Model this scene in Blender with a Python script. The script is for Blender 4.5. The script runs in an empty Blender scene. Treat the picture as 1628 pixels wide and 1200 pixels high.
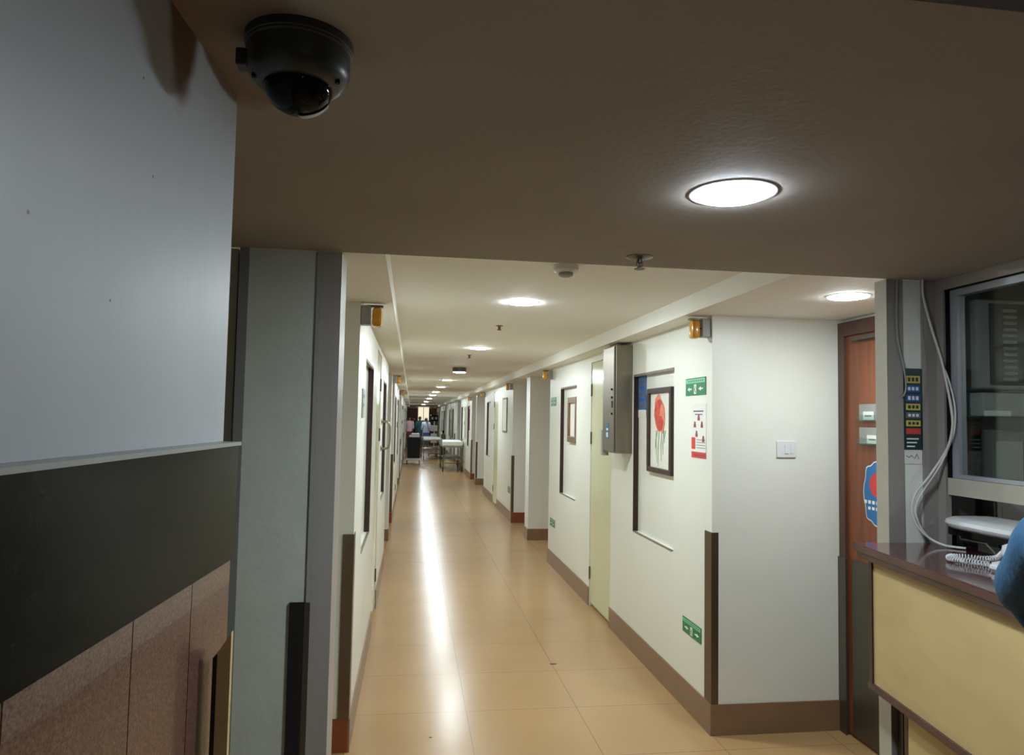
import bpy, bmesh, math, random
from mathutils import Vector, Matrix, noise
random.seed(7)
PI = math.pi
scn = bpy.context.scene
COL = scn.collection

# ------------------------------------------------------------------ materials
def lin(c):
    return tuple(((v/255)/12.92 if v/255 <= .04045 else ((v/255+.055)/1.055)**2.4) for v in c)
def mat(name, rgb, rough=.5, metal=0, var=.0, scale=6, bump=0, coat=0, spec=.5, emit=None, es=0, stretch=None, bscale=None):
    m = bpy.data.materials.new(name); m.use_nodes = True
    nt = m.node_tree; n = nt.nodes; l = nt.links
    b = n['Principled BSDF']
    c = lin(rgb) + (1,)
    b.inputs['Base Color'].default_value = c
    b.inputs['Roughness'].default_value = rough
    b.inputs['Metallic'].default_value = metal
    b.inputs['Specular IOR Level'].default_value = spec
    b.inputs['Coat Weight'].default_value = coat
    b.inputs['Coat Roughness'].default_value = .08
    if emit:
        b.inputs['Emission Color'].default_value = lin(emit)+(1,)
        b.inputs['Emission Strength'].default_value = es
    tc = n.new('ShaderNodeTexCoord'); mp = n.new('ShaderNodeMapping')
    l.new(tc.outputs['Object'], mp.inputs['Vector'])
    if stretch: mp.inputs['Scale'].default_value = stretch
    nz = n.new('ShaderNodeTexNoise'); nz.inputs['Scale'].default_value = scale; nz.inputs['Detail'].default_value = 5
    l.new(mp.outputs['Vector'], nz.inputs['Vector'])
    v = var if var else .02
    r = n.new('ShaderNodeValToRGB')
    r.color_ramp.elements[0].position = .3; r.color_ramp.elements[1].position = .7
    r.color_ramp.elements[0].color = tuple(max(0, x*(1-v)) for x in c[:3])+(1,)
    r.color_ramp.elements[1].color = tuple(min(1, x*(1+v)) for x in c[:3])+(1,)
    l.new(nz.outputs['Fac'], r.inputs['Fac']); l.new(r.outputs['Color'], b.inputs['Base Color'])
    if bump:
        nb = n.new('ShaderNodeTexNoise'); nb.inputs['Scale'].default_value = bscale or scale*4; nb.inputs['Detail'].default_value = 4
        l.new(mp.outputs['Vector'], nb.inputs['Vector'])
        bp = n.new('ShaderNodeBump'); bp.inputs['Strength'].default_value = bump; bp.inputs['Distance'].default_value = .01
        l.new(nb.outputs['Fac'], bp.inputs['Height']); l.new(bp.outputs['Normal'], b.inputs['Normal'])
    return m
def stain(m, spots, rgb, nscale=9, soft=.5):
    """mix blotches of their own shape: spots = (x, y, z, rx, ry, rz) in object space"""
    nt = m.node_tree; n = nt.nodes; l = nt.links; b = n['Principled BSDF']
    cur = b.inputs['Base Color'].links[0].from_socket
    tc = n.new('ShaderNodeTexCoord')
    nz = n.new('ShaderNodeTexNoise'); nz.inputs['Scale'].default_value = nscale; nz.inputs['Detail'].default_value = 6
    l.new(tc.outputs['Object'], nz.inputs['Vector'])
    for (x, y, z, rx, ry, rz) in spots:
        mp = n.new('ShaderNodeMapping'); mp.vector_type = 'TEXTURE'
        mp.inputs['Location'].default_value = (x, y, z); mp.inputs['Scale'].default_value = (rx, ry, rz)
        l.new(tc.outputs['Object'], mp.inputs['Vector'])
        ln = n.new('ShaderNodeVectorMath'); ln.operation = 'LENGTH'; l.new(mp.outputs['Vector'], ln.inputs[0])
        ad = n.new('ShaderNodeMath'); ad.operation = 'MULTIPLY_ADD'; l.new(nz.outputs['Fac'], ad.inputs[0])
        ad.inputs[1].default_value = 1.1; l.new(ln.outputs['Value'], ad.inputs[2])
        mr = n.new('ShaderNodeMapRange'); mr.interpolation_type = 'SMOOTHSTEP'
        mr.inputs['From Min'].default_value = 1.55+soft*.3; mr.inputs['From Max'].default_value = 1.55-soft*.6
        l.new(ad.outputs['Value'], mr.inputs['Value'])
        mx = n.new('ShaderNodeMix'); mx.data_type = 'RGBA'
        l.new(mr.outputs['Result'], mx.inputs['Factor']); l.new(cur, mx.inputs['A'])
        mx.inputs['B'].default_value = lin(rgb)+(1,)
        cur = mx.outputs['Result']
    l.new(cur, b.inputs['Base Color'])
def emis(name, rgb, s):
    m = bpy.data.materials.new(name); m.use_nodes = True; nt = m.node_tree
    nt.nodes.clear(); e = nt.nodes.new('ShaderNodeEmission'); o = nt.nodes.new('ShaderNodeOutputMaterial')
    e.inputs['Color'].default_value = rgb+(1,); e.inputs['Strength'].default_value = s
    nt.links.new(e.outputs[0], o.inputs[0]); return m

M = {}
M['wall'] = mat('cream gloss paint', (224, 224, 214), .38, var=.02, scale=2, bump=.05, bscale=30)
M['wall_end'] = mat('white paint', (226, 228, 220), .45, var=.02, scale=2, bump=.06, bscale=25)
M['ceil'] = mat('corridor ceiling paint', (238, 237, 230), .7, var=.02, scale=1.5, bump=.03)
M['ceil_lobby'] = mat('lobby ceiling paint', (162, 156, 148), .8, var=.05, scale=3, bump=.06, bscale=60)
M['lobby_wall'] = mat('glossy lobby paint', (168, 172, 174), .44, var=.04, scale=2.5, spec=.4, bump=.16, bscale=14, stretch=(1, 1, .35))
M['base'] = mat('brown skirting tile', (132, 104, 78), .35, var=.08, scale=5)
M['base_red'] = mat('reddish brown skirting tile', (128, 66, 36), .35, var=.08, scale=5)
M['steel_brown'] = mat('brown anodised guard', (112, 96, 80), .32, .8, var=.10, scale=8, stretch=(1, 1, .1))
M['steel'] = mat('brushed stainless steel', (146, 138, 124), .38, .95, var=.06, scale=30, stretch=(1, 1, .03), bump=.05)
M['steel_dark'] = mat('dull grey steel', (104, 98, 88), .35, .7, var=.08, scale=10, stretch=(1, 1, .1))
M['pillar'] = mat('grey green painted pillar', (196, 204, 190), .42, var=.05, scale=7, bump=.12, bscale=30)
M['pillar_strip'] = mat('slate grey strip', (128, 128, 122), .4, var=.04, scale=7)
M['metal_strip'] = mat('violet grey metal strip', (162, 158, 152), .4, .1, var=.05, scale=12, stretch=(1, 1, .1))
M['grey_post'] = mat('grey brown painted post', (150, 144, 138), .45, .1, var=.06, scale=8, stretch=(1, 1, .15))
M['booth_fill'] = emis('added booth fill light', (1, .98, .92), 170)
M['black_rubber'] = mat('black rubber', (22, 20, 18), .6, var=.2, scale=20, bump=.2)
M['black'] = mat('black plastic', (14, 14, 15), .3, var=.1)
M['gap'] = mat('dark gap', (30, 20, 18), .7, var=.5, scale=40)
M['reveal'] = mat('dark stained reveal', (46, 22, 18), .55, var=.55, scale=45, bump=.3)
M['reveal_line'] = mat('grey brown trim', (120, 108, 96), .5, var=.3, scale=30)
M['door_cream'] = mat('yellow green cream door paint', (206, 206, 172), .18, var=.02, scale=3, bump=.03)
M['door_wood'] = mat('reddish brown veneer', (128, 72, 42), .35, var=.22, scale=7, stretch=(4, 4, .35), bump=.05)
M['frame_wood'] = mat('dark brown frame wood', (84, 56, 46), .4, var=.15, scale=9, stretch=(3, 3, .4))
M['dark_wood'] = mat('almost black brown wood', (54, 36, 32), .35, var=.2, scale=9, stretch=(3, 3, .4))
M['yellow_wood'] = mat('pale yellow wood panel', (196, 172, 120), .5, var=.07, scale=4, stretch=(1, 1, 3), bump=.05)
M['counter'] = mat('polished maroon wood', (74, 24, 26), .16, var=.18, scale=6, coat=.6)
M['white_pl'] = mat('white plastic', (214, 216, 216), .35, var=.02)
M['grey_pl'] = mat('grey plastic', (150, 152, 148), .45, var=.03)
M['dark_pl'] = mat('dark grey green plastic', (44, 46, 41), .38, var=.06)
M['amber'] = mat('amber plastic lens', (214, 150, 30), .25, var=.12, scale=30, coat=.4)
M['green'] = mat('emergency green', (16, 120, 72), .4, var=.05)
M['green_pale'] = mat('pale green band', (120, 190, 150), .4, var=.05)
M['white'] = mat('white print', (232, 234, 228), .5, var=.01)
M['paper'] = mat('paper', (222, 222, 216), .6, var=.02)
M['red'] = mat('red print', (206, 62, 54), .5, var=.06)
M['pink'] = mat('dark pink print', (150, 66, 80), .5, var=.2, scale=60)
M['ink'] = mat('grey print', (96, 100, 108), .5, var=.1)
M['blue'] = mat('blue print', (36, 84, 160), .45, var=.05)
M['sky_blue'] = mat('sky blue sticker', (36, 110, 170), .4, var=.04)
M['yellow'] = mat('yellow print', (206, 186, 84), .45, var=.05)
M['navy'] = mat('dark green signboard', (14, 48, 52), .35, var=.06)
M['poster_blue'] = mat('blue poster', (70, 110, 156), .45, var=.35, scale=22)
M['cable'] = mat('white cable sheath', (206, 206, 200), .45, var=.02)
M['teal'] = mat('teal blue scrubs', (10, 68, 100), .8, var=.10, scale=14, bump=.25, bscale=60)
M['skin'] = mat('brown skin', (142, 94, 70), .5, var=.06, scale=20)
M['hair'] = mat('black hair', (16, 13, 12), .5, var=.3, scale=60)
M['eye'] = mat('eye white', (220, 214, 206), .3)
M['linen'] = mat('white linen', (226, 228, 228), .8, var=.03, scale=10, bump=.3)
M['rust'] = mat('dark wheel rubber', (30, 26, 24), .6, var=.1)
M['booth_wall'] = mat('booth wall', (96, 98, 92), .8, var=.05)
M['alu'] = mat('aluminium window frame', (170, 174, 184), .35, .55, var=.05, scale=12, stretch=(1, 1, .1))
M['sill'] = mat('beige painted sill', (176, 172, 156), .5, var=.05, scale=8, bump=.1)
M['mat_board'] = mat('ivory mount board', (220, 218, 206), .6, var=.02)
M['gold'] = mat('bronze frame', (126, 98, 70), .35, .4, var=.15, scale=25)
M['petal'] = mat('washed red petals', (196, 70, 52), .6, var=.30, scale=26)
M['petal2'] = mat('pale coral petals', (222, 130, 104), .6, var=.20, scale=26)
M['stem'] = mat('grey green stems', (128, 150, 128), .6, var=.2, scale=26)
M['maroon_cl'] = mat('maroon cloth', (96, 30, 42), .85, var=.2, scale=12)
M['pink_cl'] = mat('pale pink cloth', (196, 160, 166), .85, var=.1, scale=12)
M['dark_cl'] = mat('charcoal cloth', (30, 34, 36), .85, var=.2)
M['green_cl'] = mat('dark teal cloth', (12, 46, 50), .85, var=.2)
M['blue_cl'] = mat('mottled blue cloth', (60, 84, 140), .85, var=.35, scale=16)
M['lilac_cl'] = mat('pale lilac cloth', (170, 176, 204), .85, var=.2, scale=16)
M['gas'] = mat('grey green cylinder paint', (92, 120, 84), .4, var=.1)
M['lamp'] = emis('corridor lamp', (.88, 1.0, 1.04), 400)
M['lamp_bay'] = emis('bay lamp', (.88, 1.0, 1.03), 185)
M['lamp_far'] = emis('corridor lamp far', (1.0, .93, .80), 92)
M['lamp_near'] = emis('cold white lamp', (.80, .91, 1.0), 300)
M['back_fill'] = emis('added lobby fill light', (.80, .91, 1.0), 90)
M['lit'] = emis('lit window pane', (1.0, .90, .66), .95)
SPOTS = [(.955, 1.95), (.915, 2.06), (.86, 1.775), (.70, 1.83)]
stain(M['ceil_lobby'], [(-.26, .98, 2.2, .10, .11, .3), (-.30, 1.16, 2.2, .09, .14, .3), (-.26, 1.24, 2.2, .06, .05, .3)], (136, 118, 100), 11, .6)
stain(M['lobby_wall'], [(-.335, 1.03, 2.2, .2, .050, .115), (-.335, 1.20, 2.2, .2, .09, .022)] + [(-.33, y, z, .2, .0022, .0022) for y, z in SPOTS], (104, 84, 68), 11, .5)

def floor_mat():
    m = mat('peach floor tiles', (168, 134, 92), .235, var=.05, scale=2.2, spec=.26)
    nt = m.node_tree; n = nt.nodes; l = nt.links; b = n['Principled BSDF']
    cur = b.inputs['Base Color'].links[0].from_socket
    tc = n.new('ShaderNodeTexCoord'); sp = n.new('ShaderNodeSeparateXYZ'); l.new(tc.outputs['Object'], sp.inputs[0])
    outs = []
    for ax, off, size in (('X', .349, .634), ('Y', 4.133, .60)):
        a = n.new('ShaderNodeMath'); a.operation = 'SUBTRACT'; l.new(sp.outputs[ax], a.inputs[0]); a.inputs[1].default_value = off
        d = n.new('ShaderNodeMath'); d.operation = 'DIVIDE'; l.new(a.outputs[0], d.inputs[0]); d.inputs[1].default_value = size
        f = n.new('ShaderNodeMath'); f.operation = 'PINGPONG'; l.new(d.outputs[0], f.inputs[0]); f.inputs[1].default_value = .5
        c = n.new('ShaderNodeMath'); c.operation = 'LESS_THAN'; l.new(f.outputs[0], c.inputs[0]); c.inputs[1].default_value = .0016/size
        outs.append(c.outputs[0])
    mxv = n.new('ShaderNodeMath'); mxv.operation = 'MAXIMUM'; l.new(outs[0], mxv.inputs[0]); l.new(outs[1], mxv.inputs[1])
    mx = n.new('ShaderNodeMix'); mx.data_type = 'RGBA'; l.new(mxv.outputs[0], mx.inputs['Factor']); l.new(cur, mx.inputs['A'])
    mx.inputs['B'].default_value = lin((118, 90, 64))+(1,); l.new(mx.outputs['Result'], b.inputs['Base Color'])
    nb = n.new('ShaderNodeTexNoise'); nb.inputs['Scale'].default_value = 3.5; l.new(tc.outputs['Object'], nb.inputs['Vector'])
    bp = n.new('ShaderNodeBump'); bp.inputs['Strength'].default_value = .12; bp.inputs['Distance'].default_value = .01
    l.new(nb.outputs['Fac'], bp.inputs['Height']); l.new(bp.outputs['Normal'], b.inputs['Normal'])
    return m
M['floor'] = floor_mat()
def granite(name, c1, c2, c3, rough, scale):
    m = mat(name, c1, rough, coat=.3)
    nt = m.node_tree; n = nt.nodes; l = nt.links; b = n['Principled BSDF']
    tc = n.new('ShaderNodeTexCoord'); v = n.new('ShaderNodeTexNoise'); v.inputs['Scale'].default_value = scale; v.inputs['Detail'].default_value = 8; v.inputs['Roughness'].default_value = .75
    l.new(tc.outputs['Object'], v.inputs['Vector'])
    r = n.new('ShaderNodeValToRGB'); e = r.color_ramp.elements
    e[0].position = .38; e[0].color = lin(c2)+(1,); e[1].position = .62; e[1].color = lin(c3)+(1,)
    k = e.new(.5); k.color = lin(c1)+(1,)
    l.new(v.outputs['Fac'], r.inputs['Fac']); l.new(r.outputs['Color'], b.inputs['Base Color'])
    return m
M['granite_pink'] = granite('pink granite', (94, 62, 52), (54, 36, 32), (126, 94, 82), .35, 260)
M['granite_pale'] = granite('paler pink granite', (108, 82, 72), (76, 56, 50), (134, 108, 96), .35, 260)
M['granite_black'] = granite('polished black granite', (18, 18, 15), (9, 9, 8), (27, 26, 22), .16, 60)
M['granite_black'].node_tree.nodes['Principled BSDF'].inputs['Coat Weight'].default_value = 0
M['granite_black'].node_tree.nodes['Principled BSDF'].inputs['Specular IOR Level'].default_value = .06
def glass_mat():
    m = bpy.data.materials.new('window glass'); m.use_nodes = True; nt = m.node_tree; nt.nodes.clear()
    o = nt.nodes.new('ShaderNodeOutputMaterial'); t = nt.nodes.new('ShaderNodeBsdfTransparent'); g = nt.nodes.new('ShaderNodeBsdfGlossy')
    t.inputs['Color'].default_value = (.84, .88, .86, 1); g.inputs['Roughness'].default_value = .04; g.inputs['Color'].default_value = (.8, .85, .85, 1)
    lw_n = nt.nodes.new('ShaderNodeLayerWeight'); lw_n.inputs['Blend'].default_value = .5
    pw = nt.nodes.new('ShaderNodeMath'); pw.operation = 'POWER'; pw.inputs[1].default_value = 4; nt.links.new(lw_n.outputs['Facing'], pw.inputs[0])
    f = nt.nodes.new('ShaderNodeMath'); f.operation = 'MULTIPLY_ADD'; f.inputs[1].default_value = .5; f.inputs[2].default_value = .03; nt.links.new(pw.outputs[0], f.inputs[0])
    x = nt.nodes.new('ShaderNodeMixShader')
    nt.links.new(f.outputs[0], x.inputs[0]); nt.links.new(t.outputs[0], x.inputs[1]); nt.links.new(g.outputs[0], x.inputs[2]); nt.links.new(x.outputs[0], o.inputs[0])
    return m
M['glass'] = glass_mat()

# ------------------------------------------------------------------ mesh helper
class MB:
    def __init__(s): s.bm = bmesh.new()
    def box(s, x0, x1, y0, y1, z0, z1, bev=0):
        r = bmesh.ops.create_cube(s.bm, size=1); vs = r['verts']
        for v in vs:
            v.co = Vector(((x0+x1)/2+v.co.x*(x1-x0), (y0+y1)/2+v.co.y*(y1-y0), (z0+z1)/2+v.co.z*(z1-z0)))
        if bev:
            ed = list({e for v in vs for e in v.link_edges})
            bmesh.ops.bevel(s.bm, geom=ed, offset=bev, segments=2, affect='EDGES', profile=.5)
        return s
    def prism(s, pts, z0, z1, axis='Z'):
        def P(a, b, h): return {'Z': (a, b, h), 'X': (h, a, b), 'Y': (a, h, b)}[axis]
        lo = [s.bm.verts.new(P(a, b, z0)) for a, b in pts]; hi = [s.bm.verts.new(P(a, b, z1)) for a, b in pts]
        s.bm.faces.new(lo[::-1]); s.bm.faces.new(hi)
        for i in range(len(pts)):
            j = (i+1) % len(pts); s.bm.faces.new((lo[i], lo[j], hi[j], hi[i]))
        return s
    def lathe(s, prof, o=(0, 0, 0), n=32, axis='Z', cap=True, a0=0, a1=2*PI):
        rings = []; full = abs(a1-a0-2*PI) < 1e-6; k = n if full else n+1
        for r, h in prof:
            ring = []
            for i in range(k):
                a = a0+(a1-a0)*i/n; c, d = r*math.cos(a), r*math.sin(a)
                p = {'Z': (c, d, h), 'X': (h, c, d), 'Y': (c, h, d)}[axis]
                ring.append(s.bm.verts.new(Vector(p)+Vector(o)))
            rings.append(ring)
        for q in range(len(rings)-1):
            for i in range(n if full else n):
                j = (i+1) % k
                if not full and i == k-1: continue
                s.bm.faces.new((rings[q][i], rings[q][j], rings[q+1][j], rings[q+1][i]))
        if cap and full:
            s.bm.faces.new(rings[0][::-1]); s.bm.faces.new(rings[-1])
        return s
    def tube(s, pts, r, n=8, closed=False):
        pts = [Vector(p) for p in pts]; rings = []; m = len(pts)
        up = None
        for i, p in enumerate(pts):
            if closed: t = (pts[(i+1) % m]-pts[i-1]).normalized()
            else: t = (pts[min(i+1, m-1)]-pts[max(i-1, 0)]).normalized()
            if up is None: up = t.orthogonal().normalized()
            up = (up-t*up.dot(t)).normalized() if (up-t*up.dot(t)).length > 1e-5 else t.orthogonal().normalized()
            w = t.cross(up); rr = r[i] if isinstance(r, (list, tuple)) else r
            rings.append([s.bm.verts.new(p+up*math.cos(2*PI*k/n)*rr+w*math.sin(2*PI*k/n)*rr) for k in range(n)])
        for i in range(m if closed else m-1):
            a, b = rings[i], rings[(i+1) % m]
            for k in range(n): s.bm.faces.new((a[k], a[(k+1) % n], b[(k+1) % n], b[k]))
        if not closed: s.bm.faces.new(rings[0][::-1]); s.bm.faces.new(rings[-1])
        return s
    def quad(s, *p):
        s.bm.faces.new([s.bm.verts.new(q) for q in p]); return s
    def xf(s, mtx): bmesh.ops.transform(s.bm, matrix=mtx, verts=s.bm.verts); return s
    def build(s, name, m, parent=None, smooth=False, loc=None):
        bmesh.ops.recalc_face_normals(s.bm, faces=s.bm.faces)
        me = bpy.data.meshes.new(name); s.bm.to_mesh(me); s.bm.free()
        if loc is not None:
            me.transform(Matrix.Translation(-Vector(loc)))
        me.materials.append(M[m] if isinstance(m, str) else m)
        if smooth:
            for p in me.polygons: p.use_smooth = True
            me.set_sharp_from_angle(angle=math.radians(38))
        o = bpy.data.objects.new(name, me); COL.objects.link(o)
        if loc is not None: o.location = loc
        if parent is not None: o.parent = parent
        return o
def B(*a, bev=0): return MB().box(*a, bev=bev)
def smooth_path(P, k=6):
    P = [Vector(p) for p in P]; out = []
    for i in range(len(P)-1):
        p0, p1, p2, p3 = P[max(i-1, 0)], P[i], P[i+1], P[min(i+2, len(P)-1)]
        for j in range(k):
            t = j/k
            out.append(.5*((2*p1)+(-p0+p2)*t+(2*p0-5*p1+4*p2-p3)*t*t+(-p0+3*p1-3*p2+p3)*t**3))
    out.append(P[-1]); return out
def struct(o): o['kind'] = 'structure'; return o
def tag(o, label, cat, group=None):
    o['label'] = label; o['category'] = cat
    if group: o['group'] = group
    return o
def root(name, loc, label, cat, group=None, rz=0):
    o = bpy.data.objects.new(name, None); o.empty_display_size = .05; COL.objects.link(o)
    o.location = loc; o.rotation_euler.z = rz
    return tag(o, label, cat, group)
def copy_thing(r, loc, label=None, flip=False, rz=None):
    c = r.copy(); COL.objects.link(c); c.location = loc
    if rz is not None: c.rotation_euler.z = rz
    if label: c['label'] = label
    if flip: c.scale.x = -1
    for ch in list(r.children):
        d = ch.copy(); COL.objects.link(d); d.parent = c
        for g in ch.children:
            e = g.copy(); COL.objects.link(e); e.parent = d
    return c

# ------------------------------------------------------------------ layout numbers (metres; Y runs down the corridor)
XL, XR = -.27, 1.612          # corridor wall faces
BL, BR = -1.04, 2.38          # backs of the side bays
ZS, ZC, ZL = 2.232, 2.33, 2.20
Y0 = 3.70                     # first corner
SEG = [(3.70, 8.30), (11.41, 15.85), (19.35, 23.8), (27.1, 31.6), (34.9, 39.4), (42.6, 47.0)]
PIER = [(9.75, 10.05), (17.83, 18.13), (25.4, 25.7), (33.1, 33.4), (40.9, 41.2)]
YE = 47.0
YP = 2.45                     # end of the lobby ceiling, line of the two pillars

struct(B(-1.6, 2.6, -3.0, YE+.2, -.1, 0).build('floor', 'floor'))
struct(B(-.108, 1.465, YP, YE, ZC, ZC+.1).build('ceiling', 'ceil'))
o = MB().box(1.465, 2.6, YP, YE, ZS, ZC+.1).build('ceiling', 'ceil'); struct(o)
o = MB().box(-1.3, -.108, YP, YE, ZS, ZC+.1).build('ceiling', 'ceil'); struct(o)
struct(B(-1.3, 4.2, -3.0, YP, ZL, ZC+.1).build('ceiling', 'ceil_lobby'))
struct(B(-1.3, 1.94, .72, .805, ZL-.010, ZL-.001).build('trim_1', 'dark_wood'))

def holed(x0, x1, ya, yb, z1, holes):
    """slab x0..x1 with rectangular holes (y0,y1,z0,z1)"""
    ys = sorted({ya, yb} | {h[0] for h in holes} | {h[1] for h in holes})
    m = MB()
    for a, b in zip(ys, ys[1:]):
        hs = [h for h in holes if h[0] <= a+1e-6 and h[1] >= b-1e-6]
        if not hs: m.box(x0, x1, a, b, 0, z1)
        else:
            h = hs[0]
            if h[2] > 0: m.box(x0, x1, a, b, 0, h[2])
            if h[3] < z1: m.box(x0, x1, a, b, h[3], z1)
    return m
NI = [(.57, 1.38, .855, 1.985), (3.23, 3.98, .860, 1.993)]    # two shallow niches of a wall segment
DO = (1.97, 2.65, 0, 2.17)                                    # door of a wall segment
trim_n = [1]; base_i = 0
def segment(side, ya, yb, idx):
    s = 1 if side == 'right' else -1
    X = XR if s > 0 else XL
    xb = 2.45 if s > 0 else -1.12
    dep = .034
    f = lambda a, b: (min(a, b), max(a, b))
    niches = NI[1:] if (side == 'right' and idx == 1) else NI
    hs = [(ya+n[0], min(ya+n[1], yb-.2), n[2], n[3]) for n in niches] + [(ya+DO[0], ya+DO[1], DO[2], DO[3])]
    m = holed(*f(X, X+s*dep), ya, yb, ZS, hs)
    m.box(*f(X+s*dep, xb), ya, yb, 0, ZS)
    struct(m.build('wall_'+side, 'wall'))
    # skirting: proud of the wall, with a gap at the door
    m = MB(); p = .009
    m.box(*f(X-s*p, X-s*.0002), ya-p, ya+DO[0], 0, .16); m.box(*f(X-s*p, X-s*.0002), ya+DO[1], yb+p, 0, .16)
    struct(m.build('baseboard_'+side, 'base'))
    m = MB(); m.box(*f(X-s*.0002, xb), ya-p, ya-.0002, 0, .16); m.box(*f(X-s*.0002, xb), yb+.0002, yb+p, 0, .16)
    struct(m.build('baseboard_'+side, 'base' if (idx == 0 and s > 0) else 'base_red'))
    # niche reveals: dark stained jambs, thin lines above and below
    for k, n in enumerate(niches):
        a, b = ya+n[0], min(ya+n[1], yb-.2)
        m = MB()
        m.box(*f(X-s*.003, X+s*(dep-.001)), b-.012, b-.0005, n[2], n[3])
        struct(m.build('trim_%d' % (trim_n[0]+1), 'reveal'))
        m = MB()
        m.box(*f(X-s*.003, X+s*.012), a, b, n[3]-.014, n[3]+.002)
        m.box(*f(X-s*.003, X+s*.012), a+.02, b, n[2]-.004, n[2]+.003)
        struct(m.build('trim_%d' % (trim_n[0]+2), 'reveal_line')); trim_n[0] += 2
    # cream door
    a, b = ya+DO[0], ya+DO[1]
    d = struct(B(*f(X+s*.006, X+s*.030), a+.004, b-.004, .035, DO[3]-.004).build('door_%d' % (idx*2+(1 if s > 0 else 2)), 'door_cream'))
    for z in (.29, 1.49, 1.92):
        MB().box(*f(X-s*.006, X+s*.0055), b-.020, b-.006, z-.055, z+.055).build('hinge', 'steel_dark', d)
for i, (a, b) in enumerate(SEG):
    segment('right', a, b, i); segment('left', a, b, i)
for a, b in PIER:
    for s, X, xb, nm in ((1, XR, 2.45, 'right'), (-1, XL, -1.12, 'left')):
        f = lambda p, q: (min(p, q), max(p, q))
        struct(B(*f(X, xb), a, b, 0, ZS).build('wall_'+nm, 'wall_end'))
        struct(MB().box(*f(X-s*.009, xb), a-.009, a-.0002, 0, .155).box(*f(X-s*.009, X-s*.0002), a, b, 0, .155).build('baseboard_'+nm, 'base'))
# backs of the side bays
struct(B(BR, 2.52, 2.6, YE, 0, ZS).build('wall_right', 'wall'))
struct(B(-1.2, BL, 2.6, YE, 0, ZS).build('wall_left', 'wall'))
# bay doors deep inside the recesses
dn = 20
bays = [(8.5, 9.5), (10.25, 11.2), (16.1, 17.6), (18.3, 19.2), (24.1, 25.2), (31.9, 32.9)]
for (a, b) in bays:
    for X, s in ((BR, 1), (BL, -1)):
        f = lambda p, q: (min(p, q), max(p, q))
        d = struct(B(*f(X-s*.03, X-s*.001), a+.05, b-.05, .01, 2.1).build('door_%d' % dn, 'door_wood')); dn += 1
        MB().box(*f(X-s*.045, X-s*.001), a, a+.05, 0, 2.15).box(*f(X-s*.045, X-s*.001), b-.05, b, 0, 2.15).box(*f(X-s*.045, X-s*.001), a, b, 2.1, 2.15).build('door_frame', 'frame_wood', d)

# end wall with door leaves and a lit window
struct(B(-1.3, 2.6, YE, YE+.15, 0, ZC).build('wall_end', 'wall'))
d = struct(B(-.25, .40, YE-.06, YE-.001, 0, 2.2).build('door_50', 'door_wood'))
d = struct(B(1.15, 1.61, YE-.06, YE-.001, 0, 2.2).build('door_51', 'door_wood'))
w = struct(B(.42, 1.13, YE-.03, YE-.001, 1.4, 2.28).build('window_2', 'lit'))
MB().box(.40, .43, YE-.05, YE-.03, 1.4, 2.28).box(1.12, 1.15, YE-.05, YE-.03, 1.4, 2.28).box(.43, 1.12, YE-.05, YE-.03, 1.4, 1.44).box(.76, .79, YE-.05, YE-.031, 1.44, 2.28).build('window_frame', 'white_pl', w)

# ------------------------------------------------------------------ corner guards
def guard(side, y, label, end='near'):
    s = 1 if side == 'right' else -1; X = XR if s > 0 else XL
    r = root('corner_guard', (X, y, .15), label, 'corner guard', 'metal corner guards')
    t = .004; wd = .058
    # L section wrapping the corner
    if s > 0: pts = [(-t, -t), (wd*.62, -t), (wd*.62, 0), (0, 0), (0, wd*1.5), (-t, wd*1.5)]
    else: pts = [(t, -t), (-wd*.9, -t), (-wd*.9, 0), (0, 0), (0, wd*1.5), (t, wd*1.5)]
    z0 = .012; MB().prism([(a-s*.0012*0, b) for a, b in pts], z0, .91).build('guard_channel', 'steel_brown', r)
    for z in (.12, .5, .8):
        MB().lathe([(.005, 0), (.005, -.0025)], (s*.018, -t, z), 10, 'Y').build('screw', 'steel_dark', r)
    return r
guard('right', 3.70, 'brown metal guard on the nearest right wall corner, near the red and white notice')
guard('left', 3.69, 'brown metal guard on the nearest wall corner on the left, beside the grey pillar')
names = ['second', 'third', 'fourth']
for k, y in enumerate((11.41, 19.35, 27.1)):
    guard('right', y, 'narrow brown corner guard on the %s wall block along the right side of the corridor' % names[k])
    guard('left', y, 'narrow brown corner guard on the %s wall block along the left side of the corridor' % names[k])
guard('right', 17.83, 'thin brown corner guard on the slim pier past the second right wall block')

# ------------------------------------------------------------------ ceiling lights
def ceiling_light(loc, r, m, label, deep=0, group='round ceiling lights'):
    t = root('ceiling_light', loc, label, 'ceiling light', group)
    d = .003+deep
    MB().lathe([(r*1.12, 0), (r*1.11, -.002-deep), (r*1.03, -d), (r*1.0, -d), (r*1.0, -.001)], n=48, cap=False).build('rim', 'white_pl' if not deep else 'steel_dark', t, True)
    MB().lathe([(r*.99, -.002-deep), (r*.975, -d-.0015), (r*.9, -d-.004), (r*.5, -d-.007), (r*.02, -d-.008)], n=48).build('diffuser', m, t, True)
    return t
ceiling_light((.75, 1.605, ZL), .092, 'lamp_near', 'large bright cold white round ceiling light in the dark lobby ceiling', group=None)
ceiling_light((.75, -1.3, ZL), .092, 'back_fill', 'added unseen cold white fill light at the dark back of the lobby', group=None)  # unseen lamp, added behind the camera to brighten counter front and pillars
ceiling_light((2.9, .6, ZL), .092, 'booth_fill', 'added unseen round fill light in the room behind the window', group=None)  # out of view, added so the units behind the glass show up
ceiling_light((1.948, 2.985, ZS), .088, 'lamp_bay', 'round ceiling light in the side bay above the wooden door', group=None)
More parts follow.
